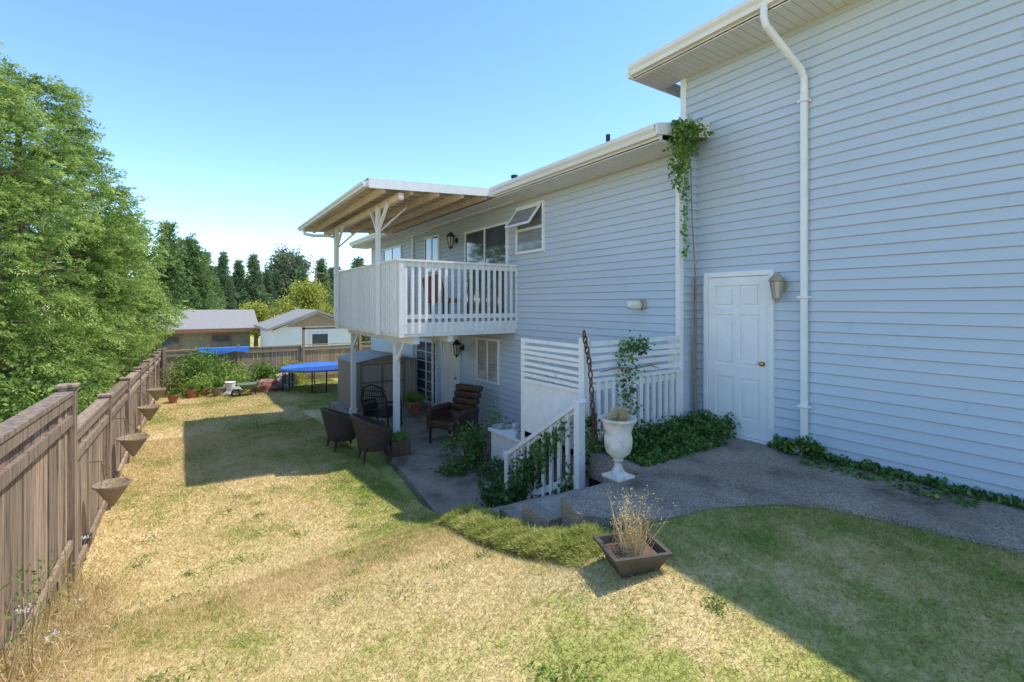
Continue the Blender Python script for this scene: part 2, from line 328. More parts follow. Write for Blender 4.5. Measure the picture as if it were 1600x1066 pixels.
def soffit(x0,x1,y0,y1,z):
    mb=MB(); y=y0
    while y<y1:
        e=min(y+.1,y1); mb.box(x0,x1,y+.006,e,z,z+.02); y+=.1
    mb.box(x0,x1,y0,y1,z+.012,z+.03); return mb
mk(gut(4.9,4.0,8.0,3.80,hh=.14),'gutter',CREAM,H); mk(gut(4.9,13.75,18,3.80,hh=.14),'gutter',CREAM,H); mk(gut(5.3,-6,4.78,4.97,hh=.14),'gutter',CREAM,H)
mk(soffit(4.9,5.5,4.0,18,3.74),'soffit',SOF,H); mk(soffit(5.3,5.9,-6,4.78,4.92),'soffit',SOF,H)
mb=MB(); mb.add([(4.80,3.955,3.80),(5.88,3.955,3.96),(5.88,3.955,4.18),(4.80,3.955,3.94),(4.80,3.98,3.80),(5.88,3.98,3.96),(5.88,3.98,4.18),(4.80,3.98,3.94)],[(0,1,2,3),(7,6,5,4),(0,4,5,1),(3,2,6,7),(0,3,7,4),(1,5,6,2)])
mb.box(4.9,4.93,3.98,18,3.76,3.90); mb.box(5.3,5.33,-6,4.78,4.94,5.07); mb.box(5.2,9,4.781,4.81,4.92,5.10)
mk(mb,'fascia',CREAM,H)
mk(MB().cyl((6.2,6.2,4.2),(6.2,6.2,4.72),.04),'vent_pipe',BLK,r1); mk(MB().cyl((6.2,9.2,4.2),(6.2,9.2,4.62),.05).cyl((6.2,9.2,4.6),(6.2,9.2,4.66),.08),'vent_pipe',BLK,r1)
def dspout(pts,w=.075,d=.06):
    for a,b in zip(pts[:-1],pts[1:]): mb.beam(a,b,w,d,up=(1,0,0) if abs(b[0]-a[0])<.01 else (0,1,0))
mb=MB()
mb.tube([(5.24,2.86,5.0),(5.24,2.86,4.84),(5.27,2.85,4.76),(5.6,2.77,4.50),(5.78,2.73,4.37),(5.84,2.72,4.28),(5.84,2.72,4.1)],.04,10)
dspout([(5.84,2.72,4.2),(5.84,2.72,.12)],.068,.055); dspout([(5.84,2.72,.14),(5.7,2.72,.0)])
for z in (4.0,1.75,.5): mb.box(5.79,5.89,2.66,2.78,z,z+.03)
mk(mb,'downspout',WHT,H,bevel=.006)
mb=MB(); dspout([(5.46,13.5,3.7),(5.46,13.5,-1.0)]);mk(mb,'downspout',WHT,H)
mb=MB(); mb.tube([(2.42,13.3,3.62),(2.42,13.3,3.5),(2.6,13.1,3.44),(2.85,12.6,3.4),(2.93,12.2,3.3),(2.93,12.2,1.3)],.04,10); mk(mb,'downspout',WHT,H,smooth=True)
mb=MB(); mb.cyl((5.42,12.0,1.1),(5.42,12.0,-1.1),.035); mk(mb,'drain_pipe',WHT,H,smooth=True)
def door(P,y0,y1,z0,z1,knob):
    d=mk(MB().box(P-.026,P,y0,y1,z0,z1),'door',WHT,H)
    mb=MB(); st=.11; ym=(y0+y1)/2; X0,X1=P-.044,P-.0255
    mb.box(X0,X1,y0,y0+st,z0,z1); mb.box(X0,X1,y1-st,y1,z0,z1)
    hh=z1-z0; rails=[(0,.11),(.36,.44),(.76,.81),(.945,1)]
    for a,b in rails: mb.box(X0,X1,y0+st,y1-st,z0+a*hh,z0+b*hh)
    for (a,b),(c,_) in zip(rails[:-1],rails[1:]):
        mb.box(X0,X1,ym-.045,ym+.045,z0+b*hh,z0+c*hh)
        for p,q in((y0+st,ym-.045),(ym+.045,y1-st)): mb.box(X0+.003,X1,p+.032,q-.032,z0+b*hh+.032,z0+c*hh-.032)
    mk(mb,'panel',WHT,d,bevel=.005)
    mb=MB(); mb.box(P-.06,P,y0-.065,y0-.004,z0,z1+.07); mb.box(P-.06,P,y1+.004,y1+.065,z0,z1+.07); mb.box(P-.06,P,y0-.004,y1+.004,z1+.004,z1+.07); mb.box(P-.1,P,y0-.06,y1+.06,z0-.04,z0-.004)
    mk(mb,'frame',WHT,d,bevel=.004)
    mk(MB().lathe((P-.044,knob,z0+.95),[(.03,0),(.03,.006),(.011,.008),(.011,.03),(.027,.035),(.03,.05),(.018,.065),(.001,.066)],16,(-1,0,0)),'handle',BRS,d,smooth=True)
    return d
door(TW,3.14,3.96,0,2.04,3.21); door(LW,10.6,11.45,-1.1,.84,10.68)
def window(P,y0,y1,z0,z1,mat=GLS,mull='v',grid=0,name='window'):
    f=.05; wv=mk(MB().box(P-.055,P,y0-f,y0,z0-f,z1+f).box(P-.055,P,y1,y1+f,z0-f,z1+f).box(P-.055,P,y0,y1,z1,z1+f).box(P-.07,P,y0,y1,z0-f,z0),name,WHT,H,bevel=.004)
    mk(MB().box(P-.030,P-.027,y0,y1,z0,z1),'pane',mat,wv)
    mb=MB()
    if mull=='v': mb.box(P-.044,P-.030,(y0+y1)/2-.025,(y0+y1)/2+.025,z0,z1)
    if mull=='h': mb.box(P-.044,P-.030,y0,y1,(z0+z1)/2-.025,(z0+z1)/2+.025)
    for i in range(1,grid): mb.box(P-.038,P-.0301,y0,y1,z0+(z1-z0)*i/grid-.01,z0+(z1-z0)*i/grid+.01)
    if mb.v: mk(mb,'mullion',WHT,wv)
    return wv
window(LW,8.42,10.2,1.42,3.36,GLS,'v',name='sliding_door')
wv=window(LW,7.17,8.0,2.73,3.58,BLI,'h')
mb=MB(); zt,zb,xo=3.56,3.2,5.16
for a,b in(((5.43,7.2,zt),(xo,7.2,zb)),((5.43,7.97,zt),(xo,7.97,zb)),((5.43,7.2,zt),(5.43,7.97,zt)),((xo,7.2,zb),(xo,7.97,zb))): mb.beam(a,b,.035,.035)
mb.k=1; mb.add([(5.43,7.2,zt),(5.43,7.97,zt),(xo,7.97,zb),(xo,7.2,zb)],[(0,1,2,3)])
mk(mb,'sash',[WHT,BLI],wv,label='awning sash propped open')
window(LW,11.75,12.6,2.6,3.5); window(LW,14.5,16.1,2.5,3.5)
window(LW,8.75,9.62,0,.88,BLI,'v'); window(LW,11.9,13.2,-1.0,.62,GLS,'v',6,name='glass_door')
# balcony
bal=mk(MB().box(3.06,5.48,8.12,12.5,1.27,1.35),'balcony',WEA,H)
mb=MB(); mb.box(3.02,3.059,8.10,12.52,1.1,1.352); mb.box(3.06,5.48,8.08,8.119,1.1,1.352); mb.box(3.06,5.48,12.501,12.54,1.1,1.352)
for i in range(9): y=8.6+.45*i; mb.box(3.06,5.48,y,y+.04,1.12,1.269)
mb.box(3.3,3.42,8.15,12.45,.96,1.119); mb.box(4.0,4.1,8.15,12.45,.98,1.119)
mk(mb,'beam',WEA,bal)
mb=MB()
for i in range(19):
    x=3.1+.131*i; mb.box(x,x+.05,8.045,8.08,1.16,2.44)
for i in range(37):
    y=8.15+.119*i; mb.box(2.985,3.02,y,y+.075,1.16,2.44)
mb.box(2.96,3.06,8.02,12.56,2.441,2.48); mb.box(3.061,5.48,8.02,8.12,2.441,2.48); mb.box(3.021,3.055,8.085,12.5,2.35,2.44); mb.box(3.06,5.48,8.081,8.11,2.35,2.44); mb.box(3.021,3.055,8.085,12.5,1.42,1.5); mb.box(3.06,5.48,8.081,8.11,1.42,1.5)
mb.box(3.0,3.09,8.03,8.12,1.1,2.44)
for i in range(17):
    x=3.1+.141*i; mb.box(x,x+.055,12.54,12.57,1.16,2.44)
mk(mb,'railing',WEA,bal)
for (x,y) in((3.36,9.15),(3.44,12.5)):
    mb=MB(); mb.box(x-.055,x+.055,y-.055,y+.055,-1.14,.96); mb.beam((x,y-.0,.55),(x,y-.5,1.0),.05,.08); mb.box(x-.08,x+.08,y-.08,y+.08,-1.14,-.98)
    mk(mb,'post',WEA,bal,bevel=.006)
zx=lambda x:3.66+(x-2.45)*.062
mb=MB(); vs=[];fs=[]
ysn=np.linspace(7.95,13.75,160)
for i,y in enumerate(ysn):
    for x in(2.42,5.3): vs.append((x,y,zx(x)+.115+.010*math.sin(y*2*math.pi/.15)))
for i in range(159): fs.append((2*i,2*i+1,2*i+3,2*i+2))
mb.add(vs,fs); can=mk(mb,'canopy',GAL,H)
mb=MB()
for x in np.arange(2.72,5.25,.50): mb.beam((x,8.0,zx(x)-.03),(x,13.7,zx(x)-.03),.045,.12)
for y in np.arange(8.25,13.7,.38): mb.beam((2.5,y,zx(2.5)+.066),(5.3,y,zx(5.3)+.066),.09,.07)
mb.beam((3.02,8.0,3.56),(3.02,13.7,3.56),.09,.12); mk(mb,'rafter',RAFT,can)
mb=MB(); mb.beam((2.44,7.93,zx(2.44)+.03),(5.32,7.93,zx(5.32)+.03),.03,.15); mb.beam((2.43,7.945,zx(2.43)+.03),(2.43,13.75,zx(2.43)+.03),.03,.10); mb.box(5.3,5.34,7.95,13.7,3.72,3.95); mb.beam((2.45,13.75,zx(2.44)+.02),(5.3,13.75,zx(5.3)+.02),.03,.13)
mk(mb,'fascia',WEA,can)
mk(gut(2.41,7.95,13.8,3.63,.08,.09),'gutter',CREAM,can)
for y in(9.0,12.1):
    mb=MB(); mb.box(2.90,2.98,y-.04,y+.04,1.1,3.52); 
    mb.beam((2.94,y,3.05),(2.96,y-.5,3.53),.035,.06,(1,0,0)); mb.beam((2.94,y,3.05),(2.96,y+.5,3.53),.035,.06,(1,0,0)); mb.beam((2.95,y,3.05),(3.5,y,3.58),.035,.06,(0,1,0)); mk(mb,'post',WEA,can,bevel=.005)
c=thing('balcony_chair',(4.5,9.3,1.35),'red-brown cushioned chair on the balcony','chair',local=True,rot=.5)
mk(MB().box(-.25,.25,-.25,.25,.36,.46),'seat',RED,c,bevel=.03); mk(MB().beam((0,.25,.4),(0,.38,.95),.5,.08,(1,0,0)),'backrest',RED,c,bevel=.03)
for x in(-.22,.22):
    for y in(-.22,.22): mk(MB().cyl((x,y,0),(x,y,.37),.018),'leg',BLK,c)
LG=M('lamp_glass',(.5,.48,.4),(.35,.33,.28),.1,8,coat=1)
def lamp(loc,s,mat,label):
    L=thing('wall_lamp',loc,label,'wall lamp','wall lamps',local=True)
    mk(MB().lathe((0,0,.05),[(.055,0),(.055,.015),(.03,.03),(.001,.032)],16,(-1,0,0)).tube([(-.01,0,.06),(-.07,0,.03),(-.12,0,.10),(-.13,0,.15)],.01,8),'bracket',mat,L,smooth=True)
    mk(MB().lathe((-.13,0,0),[(.012,.21),(.03,.19),(.085,.13),(.09,.115),(.07,.11),(.001,.109)],6),'lamp_shade',mat,L)
    mk(MB().lathe((-.13,0,0),[(.04,-.08),(.066,.108),(.001,.11)],6),'lantern_glass',LG,L)
    mb=MB()
    for k in range(6):
        a=k*math.pi/3; mb.beam((-.13+.044*math.cos(a),.044*math.sin(a),-.08),(-.13+.072*math.cos(a),.072*math.sin(a),.11),.009,.009)
    mb.lathe((-.13,0,0),[(.01,-.13),(.025,-.1),(.05,-.085),(.05,-.075)],6); mk(mb,'cage',mat,L); L.scale=(s,s,s)
lamp((TW-.016,2.98,1.84),1.05,TAN,'beige coach lantern on siding beside the white door')
lamp((LW-.016,10.38,.56),1.3,BLK,'black coach lantern beside the lower door'); lamp((LW-.016,10.7,3.2),1.3,BLK,'black coach lantern under the canopy')
c=thing('security_light',(LW-.01,4.78,1.68),'round beige outdoor sensor light on siding','sensor light',local=True)
mk(MB().lathe((0,0,0),[(.08,0),(.08,.02),(.055,.05),(.001,.052)],18,(-1,0,0)),'base',TAN,c,smooth=True)
mk(MB().lathe((-.11,.0,0),[(.02,-.06),(.065,-.035),(.07,.1),(.06,.14),(.001,.13)],18,(-.6,.8,-.05)),'head',STN,c,smooth=True)
# ---------------------------------------------------------------- landing screen and stair rail
F=thing('railing_screen',(3.81,4.2,-.05),'weathered white slatted screen and baluster rail beside the steps','railing')
mb=MB()
for k in range(5): z=.87+.088*k; mb.beam((3.86,4.14,z+R(-.012,.012)),(5.46,4.14,z+R(-.014,.014)),.022,.055)
mk(mb,'slats',WEA,F)
mb=MB()
for i in range(13): x=3.93+.121*i; mb.box(x,x+.05,4.10,4.13,.06,.78)
mb.box(3.85,5.5,4.09,4.17,.781,.82); mb.box(3.85,5.5,4.131,4.165,.1,.17); mb.box(3.85,5.5,4.131,4.165,.68,.75); mk(mb,'balusters',WEA,F)
mb=MB()
for k in range(8): z=.66+k*.075; mb.beam((3.78,4.24,z+R(-.01,.01)),(3.78,5.43,z+R(-.01,.01)),.03,.044)
mk(mb,'slats',WEA,F)
mk(MB().box(3.80,3.82,4.26,5.4,-.12,.64),'panel',WEA,F)
for (x,y,a,b) in((3.81,4.2,-.5,1.29),(3.84,5.43,-1.14,1.22),(5.42,4.2,-.05,1.26)): mk(MB().box(x-.045,x+.045,y-.045,y+.045,a,b),'post',WEA,F,bevel=.006)
F2=thing('stair_railing',(3.72,5.5,-1.14),'white wooden stair railing overgrown with ivy','railing')
mb=MB(); mb.beam((3.66,4.05,.60),(3.66,5.64,-.44),.09,.05); mk(mb,'handrail',WEA,F2)
mb=MB()
for i in range(8):
    y=4.3+.155*i; zt=.59-(y-4.12)*.655; mb.beam((3.65,y,zt-1.0),(3.65,y,zt-.02),.055,.03,(1,0,0))
mb.beam((3.675,4.15,-.30),(3.675,5.55,-1.05),.03,.08); mb.beam((3.675,4.15,.50),(3.675,5.55,-.43),.03,.07); mk(mb,'balusters',WEA,F2)
mk(MB().box(3.61,3.70,5.52,5.61,-1.14,-.40).box(3.60,3.71,5.51,5.62,-.399,-.36),'post',WEA,F2); mk(MB().box(3.61,3.70,4.06,4.15,-.5,.6),'post',WEA,F2)
mb=MB(); pts=[Vector((3.74,4.12,1.34)),Vector((3.77,4.06,1.0)),Vector((3.79,4.03,.5)),Vector((3.80,4.0,.2))]
nl=18
for i in range(nl):
    f=i/(nl-1)*3; k=min(int(f),2); p=pts[k].lerp(pts[k+1],f-k); rot=Matrix.Rotation(math.pi/2*(i%2)+.3,3,'Z')
    mb.tube([p+rot@Vector((.024*math.cos(a),0,.045*math.sin(a))) for a in np.linspace(0,2*math.pi,13)[:-1]],.0095,6,True)
mk(mb,'hanging_chain',RUS,loc=(3.72,4.13,1.3),smooth=True,label='heavy rusty chain hanging from railing post',cat='chain')
mb=MB(); mb.tube([(3.95,4.07,.90),(4.2,4.05,.93),(4.5,4.05,.90),(4.8,4.05,.92),(4.95,4.05,.87)],[.006,.010,.009,.010,.005],7)
mk(mb,'driftwood',WOODO,loc=(4.2,4.05,.9),smooth=True,label='brown driftwood branch hung on the screen',cat='driftwood')
mb=MB(); mb.tube([(5.75,4.08,0),(5.76,4.1,.8),(5.74,4.08,1.5),(5.76,4.1,2.05)],[.028,.024,.022,.016],7); mk(mb,'wooden_pole',WOODO,loc=(5.75,4.08,0),label='old wooden pole leaning in siding corner',cat='pole')
# ---------------------------------------------------------------- urn, planter
U=thing('garden_urn',(3.5,3.36,-.02),'white pedestal urn on the concrete landing','urn',local=True)
mk(MB().lathe((0,0,0),[(.105,0),(.11,.03),(.09,.045),(.06,.07),(.04,.12),(.036,.16),(.055,.18),(.05,.2),(.07,.215),(.12,.26),(.14,.32),(.145,.42),(.13,.47),(.15,.53),(.165,.575),(.19,.6),(.19,.62),(.165,.62),(.14,.59),(.001,.585)],28),'bowl',STN,U,smooth=True)
mk(MB().box(-.12,.12,-.12,.12,-.0,.03),'plinth',STN,U,bevel=.006)
n=500; a=rng.uniform(0,6.28,n); P=np.stack([.1*np.cos(a)*rng.uniform(0,1,n),.1*np.sin(a)*rng.uniform(0,1,n),np.full(n,.58)],1); D=rng.normal(size=(n,3))*.45; D[:,2]=1
leaves('dry_plant',P,D,rng.uniform(.05,.18,n),.01,DRY,U); U.scale=(.95,.95,.95)
c=thing('planter_trough',(2.46,2.24,g1(2.46,2.24)-.005),'tapered dark plastic planter with dead dry plant on lawn','planter',local=True,rot=math.radians(-20))
b_,t_=.12,.19; mb=MB(); 
def sq(r,z): return [(-r,-r*.85,z),(r,-r*.85,z),(r,r*.85,z),(-r,r*.85,z)]
mb.add(sq(b_,0)+sq(t_,.135)+sq(t_+.016,.135)+sq(t_+.016,.155)+sq(t_-.016,.155)+sq(t_-.03,.10),[(0,3,2,1)]+[(4*l+i,4*l+(i+1)%4,4*l+4+(i+1)%4,4*l+4+i) for l in range(5) for i in range(4)]); mk(mb,'pot',PLB,c)
mk(MB().box(-.155,.155,-.13,.13,.08,.11),'soil',BRK,c)
n=150; P=np.stack([rng.normal(size=n)*.045,rng.normal(size=n)*.045,np.full(n,.105)],1); D=rng.normal(size=(n,3))*.26; D[:,2]=1; D[:,0]+=.05
L_=rng.uniform(.08,.40,n); o=leaves('dead_plant',P,D,L_,.006,DRY,c)
Dn=D/np.linalg.norm(D,axis=1,keepdims=True); tp=np.repeat(P+Dn*L_[:,None],4,0)+rng.normal(size=(n*4,3))*.016; leaves('seed_heads',tp,rng.normal(size=(n*4,3)),.02,.007,DRY,c)
# ---------------------------------------------------------------- ivy
def ivy(name,P,label,L=.055,down=.3,cat='ivy'):
    n=len(P); D=rng.normal(size=(n,3)); D[:,2]-=down; D[:,0]-=.3
    leaves(name,P,D,rng.uniform(L*.6,L*1.2,n),L*.9,IVY,kind='stuff',label=label,cat=cat)
def lump(n,x0,x1,y0,y1,z,h,wl=6):
    x=rng.uniform(x0,x1,n);y=rng.uniform(y0,y1,n); hh=h*(.35+.65*np.abs(np.sin(x*wl+1)*np.cos(y*wl*.8)))
    return np.stack([x,y,z+rng.uniform(0,1,n)**.7*hh],1)
P=np.concatenate([lump(4200,3.9,5.75,3.68,4.1,-.02,.30,11),lump(2600,3.95,5.4,3.4,3.75,-.02,.10,13),lump(1200,5.3,5.85,3.5,4.1,0,.28,12),lump(1700,5.72,5.88,.4,3.1,-.02,.085,15),lump(700,5.6,5.88,2.5,2.95,-.02,.25,9),lump(350,5.4,5.7,1.2,2.6,-.02,.03)])
ivy('ground_ivy',P,'dense green ivy spilling over concrete along the siding',.045)
n=3600; y=rng.uniform(4.2,5.6,n); z=.46-(y-4.1)*.64-rng.uniform(0,1,n)**.9*.9; P=np.stack([3.63+rng.normal(size=n)*.05,y,z],1)
P=P[(np.sin(P[:,1]*7+P[:,2]*5)+rng.normal(size=n)*.5)>.0]
ivy('stair_ivy',np.concatenate([P,lump(2200,3.35,3.9,4.9,5.95,-1.1,.42)]),'green ivy climbing over white stair railing')
n=380; P=np.stack([4.38+.1*np.sin(np.arange(n)*.05)+rng.normal(size=n)*.06,np.full(n,4.05)+rng.normal(size=n)*.04,rng.uniform(0,1.15,n)],1)
n=250; P3=np.stack([rng.uniform(4.3,4.8,n),np.full(n,4.08)+rng.normal(size=n)*.04,1.17+rng.normal(size=n)*.05],1)
n=400; P2=np.stack([3.84+rng.normal(size=n)*.05,4.1+rng.normal(size=n)*.03,rng.uniform(-.3,.4,n)],1)
ivy('climbing_ivy',np.concatenate([P,P2,P3]),'ivy stems climbing the white balusters',.045)
P=[]
for k in range(10):
    x=5.08+.04*k+R(-.02,.02); ln=(R(.5,.95) if k<6 else R(.25,.5)); m=int(150*ln); z=4.02-rng.uniform(0,1,m)**1.2*ln; P.append(np.stack([x+rng.normal(size=m)*.035,3.9+rng.normal(size=m)*.05,z],1))
P.append(np.stack([5.42+.05*np.sin(np.arange(110)*.03)+rng.normal(size=110)*.03,np.full(110,4.02),rng.uniform(2.3,3.7,110)],1))
P.append(np.stack([rng.uniform(5.3,5.8,130),3.95+rng.normal(size=130)*.05,4.03+rng.normal(size=130)*.06],1))
V=thing('roof_vine',(5.7,4.05,0),'green vine hanging from the roof corner','vine')
P=np.concatenate(P);n=len(P);D=rng.normal(size=(n,3));D[:,2]-=.8; leaves('leaves',P,D,rng.uniform(.035,.07,n),.045,GRN,V)
mk(MB().tube([(5.72,4.06,0),(5.68,4.06,.9),(5.73,4.06,1.9),(5.6,4.03,2.8),(5.5,3.98,3.5),(5.3,3.93,4.0)],[.014,.012,.011,.009,.007,.005],6),'stem',WOODO,V)
# ---------------------------------------------------------------- patio things
def tubchair(loc,rot):
    c=thing('wicker_chair',loc,'brown wicker tub chair on the patio edge','chair','wicker tub chairs',local=True,rot=rot)
    mb=MB(); A=np.linspace(-2.2,2.2,25); hs=6; vo=[];
    tp=lambda a:.56+.28*math.cos(a/2.2*1.5)**1.5 if abs(a)<2.2 else .56
    for side,th in((0,0),(1,.035)):
        for a in A:
            top=tp(a*.999)
            for k in range(hs+1):
                f=k/hs; z=.2+f*(top-.2); r=.25+.12*f**.8-th
                vo.append((r*math.sin(a),r*math.cos(a)*1.05+.04*f*math.cos(a),z))
    N=len(A)*(hs+1); fs=[]
    for i in range(len(A)-1):
        for k in range(hs):
            q=i*(hs+1)+k; fs.append((q,q+1,q+hs+2,q+hs+1)); fs.append((N+q,N+q+hs+1,N+q+hs+2,N+q+1))
        q=i*(hs+1)+hs; fs.append((q,N+q,N+q+hs+1,q+hs+1))
    for q0 in(0,(len(A)-1)*(hs+1)):
        for k in range(hs): fs.append((q0+k,q0+k+1,N+q0+k+1,N+q0+k))
    mb.add(vo,fs); mb.tube([(.36*math.sin(a),.36*math.cos(a)*1.05+.04*math.cos(a),tp(a*.999)) for a in A],.028,8)
    mk(mb,'backrest',WIK,c,smooth=True); mk(MB().lathe((0,-.03,.3),[(.24,-.06),(.27,.03),(.28,.09),(.27,.13),(.001,.14)],20),'seat',WIK,c,smooth=True)
    for x,y in((-.2,-.2),(.2,-.2),(-.2,.2),(.2,.2)): mk(MB().cyl((x*1.2,y*1.2,0),(x,y,.3),.02,.026),'leg',WIK,c)
    return c
c=tubchair((2.80,8.75,-1.16),1.45); clone(c,(2.5,9.8,-1.18),1.65)
def armchair(loc,rot,mat,name,label,thick,wood):
    c=thing(name,loc,label,'chair',local=True,rot=rot)
    mk(MB().box(-.27,.27,-.28,.25,.3,.3+thick),'seat',mat,c,bevel=.03)
    if name=='padded_armchair':
        mb=MB(); 
        for i in range(5):
            z=.42+.115*i; mb.box(-.29,.29,.22+.045*i,.36+.05*i,z,z+.112)
        mk(mb,'backrest',mat,c,bevel=.03)
        for x in(-.33,.33): mk(MB().box(x-.05,x+.05,-.28,.3,.26,.56).tube([(x,-.3,.58),(x,.0,.6),(x,.32,.6)],.065,10),'armrest',mat,c,bevel=.015)
        for x in(-.3,.3):
            for y in(-.25,.27): mk(MB().cyl((x,y,0),(x,y,.28),.02,.03),'leg',wood,c)
        c.scale=(1.12,)*3
    else:
        mb=MB(); mb.tube([(-.28,.26,.3),(-.3,.38,.75),(-.22,.44,1.0),(0,.46,1.07),(.22,.44,1.0),(.3,.38,.75),(.28,.26,.3)],.025,8)
        for i in range(11): x=-.24+.048*i; mb.tube([(x,.26,.33),(x,.38,.75),(x*.9,.44,1.0)],.009,5)
        for z in(.5,.65,.8,.92): mb.tube([(-.28,.26+.2*(z-.3),z),(0,.27+.21*(z-.3)+.03,z),(.28,.26+.2*(z-.3),z)],.012,5)
        mk(mb,'backrest',mat,c,smooth=True)
        for s in(-1,1): mk(MB().tube([(s*.3,-.3,0),(s*.31,-.28,.5),(s*.33,-.22,.62),(s*.34,.1,.64),(s*.3,.36,.68)],.025,8).beam((s*.31,-.25,.45),(s*.31,.3,.45),.02,.26),'armrest',mat,c)
        for s in(-1,1): mk(MB().tube([(s*.28,-.45,.05),(s*.28,-.2,.0),(s*.28,.2,.0),(s*.28,.5,.09)],.02,8).cyl((s*.28,.26,.02),(s*.28,.26,.32),.02),'rocker',mat,c)
    return c
armchair((4.4,8.8,-1.14),-1.2,LEA,'padded_armchair','dark brown tufted armchair on the patio',.14,BLK)
armchair((3.6,10.7,-1.14),2.3,WIB,'rocking_chair','black wicker rocking chair on the patio',.05,BLK)
Sh=thing('garden_shed',(4.4,13.7,-1.2),'beige-brown ribbed metal garden shed under the balcony end','shed')
mb=MB()
for i in range(14):
    x=3.6+.125*i; mb.box(x,x+.06,12.87,12.9,-1.2,.12)
    y=12.9+.125*i; mb.box(3.57,3.6,y,y+.06,-1.2,.12)
mb.box(3.6,5.3,12.9,14.6,-1.2,.12); mk(mb,'wall',SHD,Sh)
mb=MB(); mb.add([(3.52,12.8,.12),(5.38,12.8,.12),(5.38,14.7,.12),(3.52,14.7,.12),(4.45,12.8,.30),(4.45,14.7,.30)],[(0,1,4),(3,5,2),(0,4,5,3),(1,2,5,4),(0,3,2,1)]); mk(mb,'roof',SHD2,Sh)
mk(MB().box(3.72,3.76,12.84,12.869,-1.18,.08).box(4.9,4.94,12.84,12.869,-1.18,.08).box(3.76,4.9,12.84,12.869,.03,.08).box(3.76,4.9,12.84,12.869,-.45,-.40).box(4.31,4.35,12.84,12.869,-1.18,.03),'door',SHD2,Sh)
Wb=thing('planter_box',(4.6,6.5,-1.14),'white wooden planter box topped with stones and shells','planter')
mb=MB(); mb.box(4.3,5.1,6.1,7.1,-1.14,-.5); mb.box(4.26,5.14,6.06,7.14,-.499,-.45); mk(mb,'box',WEA,Wb,bevel=.006)
for _ in range(24): mk(MB().blob((R(4.32,5.08),R(6.12,7.08),-.42),R(.03,.08),R(.03,.07),R(.03,.07),5,.2),'stone',ROCK,Wb)
def shrub(name,c,r,h,n,mat,label,L=.05,cat='shrub',stems=True,group=None):
    b=thing(name,(c[0],c[1],c[2]),label,cat,group)
    K=max(5,int(n/160)); cc=np.stack([rng.uniform(-1,1,K),rng.uniform(-1,1,K),rng.uniform(.1,1,K)],1); nn=np.linalg.norm(cc*[1,1,.8],axis=1,keepdims=True); cc=cc/np.maximum(nn,1)
    idx=rng.integers(0,K,n); off=rng.normal(size=(n,3))*[.2*r,.2*r,.17*h]; P=cc[idx]*[r*.85,r*.85,h*.85]+off; P[:,2]=np.maximum(P[:,2],.01); P+=np.array(c)
    if c[0]<-1.2: P=P[P[:,0]<-1.1]; n=len(P)
    leaves('foliage',P,rng.normal(size=(n,3))+[0,0,.2],rng.uniform(.6,1.3,n)*L,L*.6,mat,b)
    mb=MB()
    for k in range(min(K,14)):
        e=cc[k]*[r*.8,r*.8,h*.8]; mb.tube([c,(c[0]+e[0]*.4,c[1]+e[1]*.4,c[2]+e[2]*.6),(c[0]+e[0],c[1]+e[1],c[2]+e[2])],[.012+.01*h,.01+.004*h,.004],5)
    mk(mb,'branches',BRK,b); return b
shrub('patio_plant',(4.05,7.55,-1.14),.38,.75,1500,IVY,'dark leafy plant at the patio edge',.06)
shrub('patio_plant',(4.1,6.6,-1.14),.3,.35,900,IVY,'low dark leafy plant beside planter box',.05)
shrub('patio_plant',(3.7,7.0,-1.14),.4,.25,1200,IVY,'low dark leafy ground plant on patio',.05)
shrub('potted_plant',(4.8,7.5,-1.14),.3,.9,900,GRN,'tall green plant by the patio wall',.05)
shrub('patio_plant',(4.5,5.85,-.6),.35,1.0,1200,IVY,'ivy bush climbing beside the white screen',.05)
mb=MB()
for k in range(7): mb.tube([(3.95+(.22-.01*k)*math.cos(a)+R(-.02,.02),6.15+(.2-.01*k)*math.sin(a),-1.12+.022*k) for a in np.linspace(0,6.1,22)],.012,6)
mk(mb,'garden_hose',HOSE,loc=(4,6.05,-1.12),smooth=True,label='coiled dark green garden hose on the patio',cat='hose')
pb=thing('planter_box',(3.2,8.7,-1.14),'small dark wooden planter box at the post base','planter')
mk(MB().box(3.05,3.42,8.55,8.95,-1.14,-.86),'box',BRK,pb,bevel=.01); n=400; P=np.stack([rng.uniform(3.08,3.4,n),rng.uniform(8.58,8.92,n),np.full(n,-.87)],1); leaves('plants',P,rng.normal(size=(n,3))*.6+[0,0,.8],rng.uniform(.05,.2,n),.02,GRN,pb)
def pot(loc,s,mat,label,plant=True):
    p=thing('plant_pot',loc,label,'plant pot','plant pots',local=True)
    mk(MB().lathe((0,0,0),[(.1*s,0),(.15*s,.22*s),(.17*s,.22*s),(.17*s,.27*s),(.14*s,.27*s),(.13*s,.23*s),(.001,.23*s)],18),'pot',mat,p,smooth=True)
    if plant:
        n=220; P=np.stack([rng.normal(size=n)*.05*s,rng.normal(size=n)*.05*s,np.full(n,.23*s)],1); leaves('plant',P,rng.normal(size=(n,3))*.6+[0,0,.9],rng.uniform(.06,.28,n)*s,.03*s,GRN,p)
for l,s,m in(((5.1,10.0,-1.14),1,TER),((4.75,11.6,-1.14),1.3,TER),((4.9,12.1,-1.14),1.1,WOODO),((5.2,7.9,-1.14),1.1,BLK)): pot(l,s,m,'clay pot with green plant beside the wall')
mb=MB()
for s in(-1,1): mb.tube([(5.0+.12*s,10.0,-1.14),(5.0+.1*s,10.0,-.4),(5.0+.04*s,10,-.1),(5.0,10,.05)],.01,6)
for z in(-.8,-.4): mb.tube([(5.0+.11*math.cos(a),10+.11*math.sin(a),z) for a in np.linspace(0,6.28,13)[:-1]],.008,5,True)
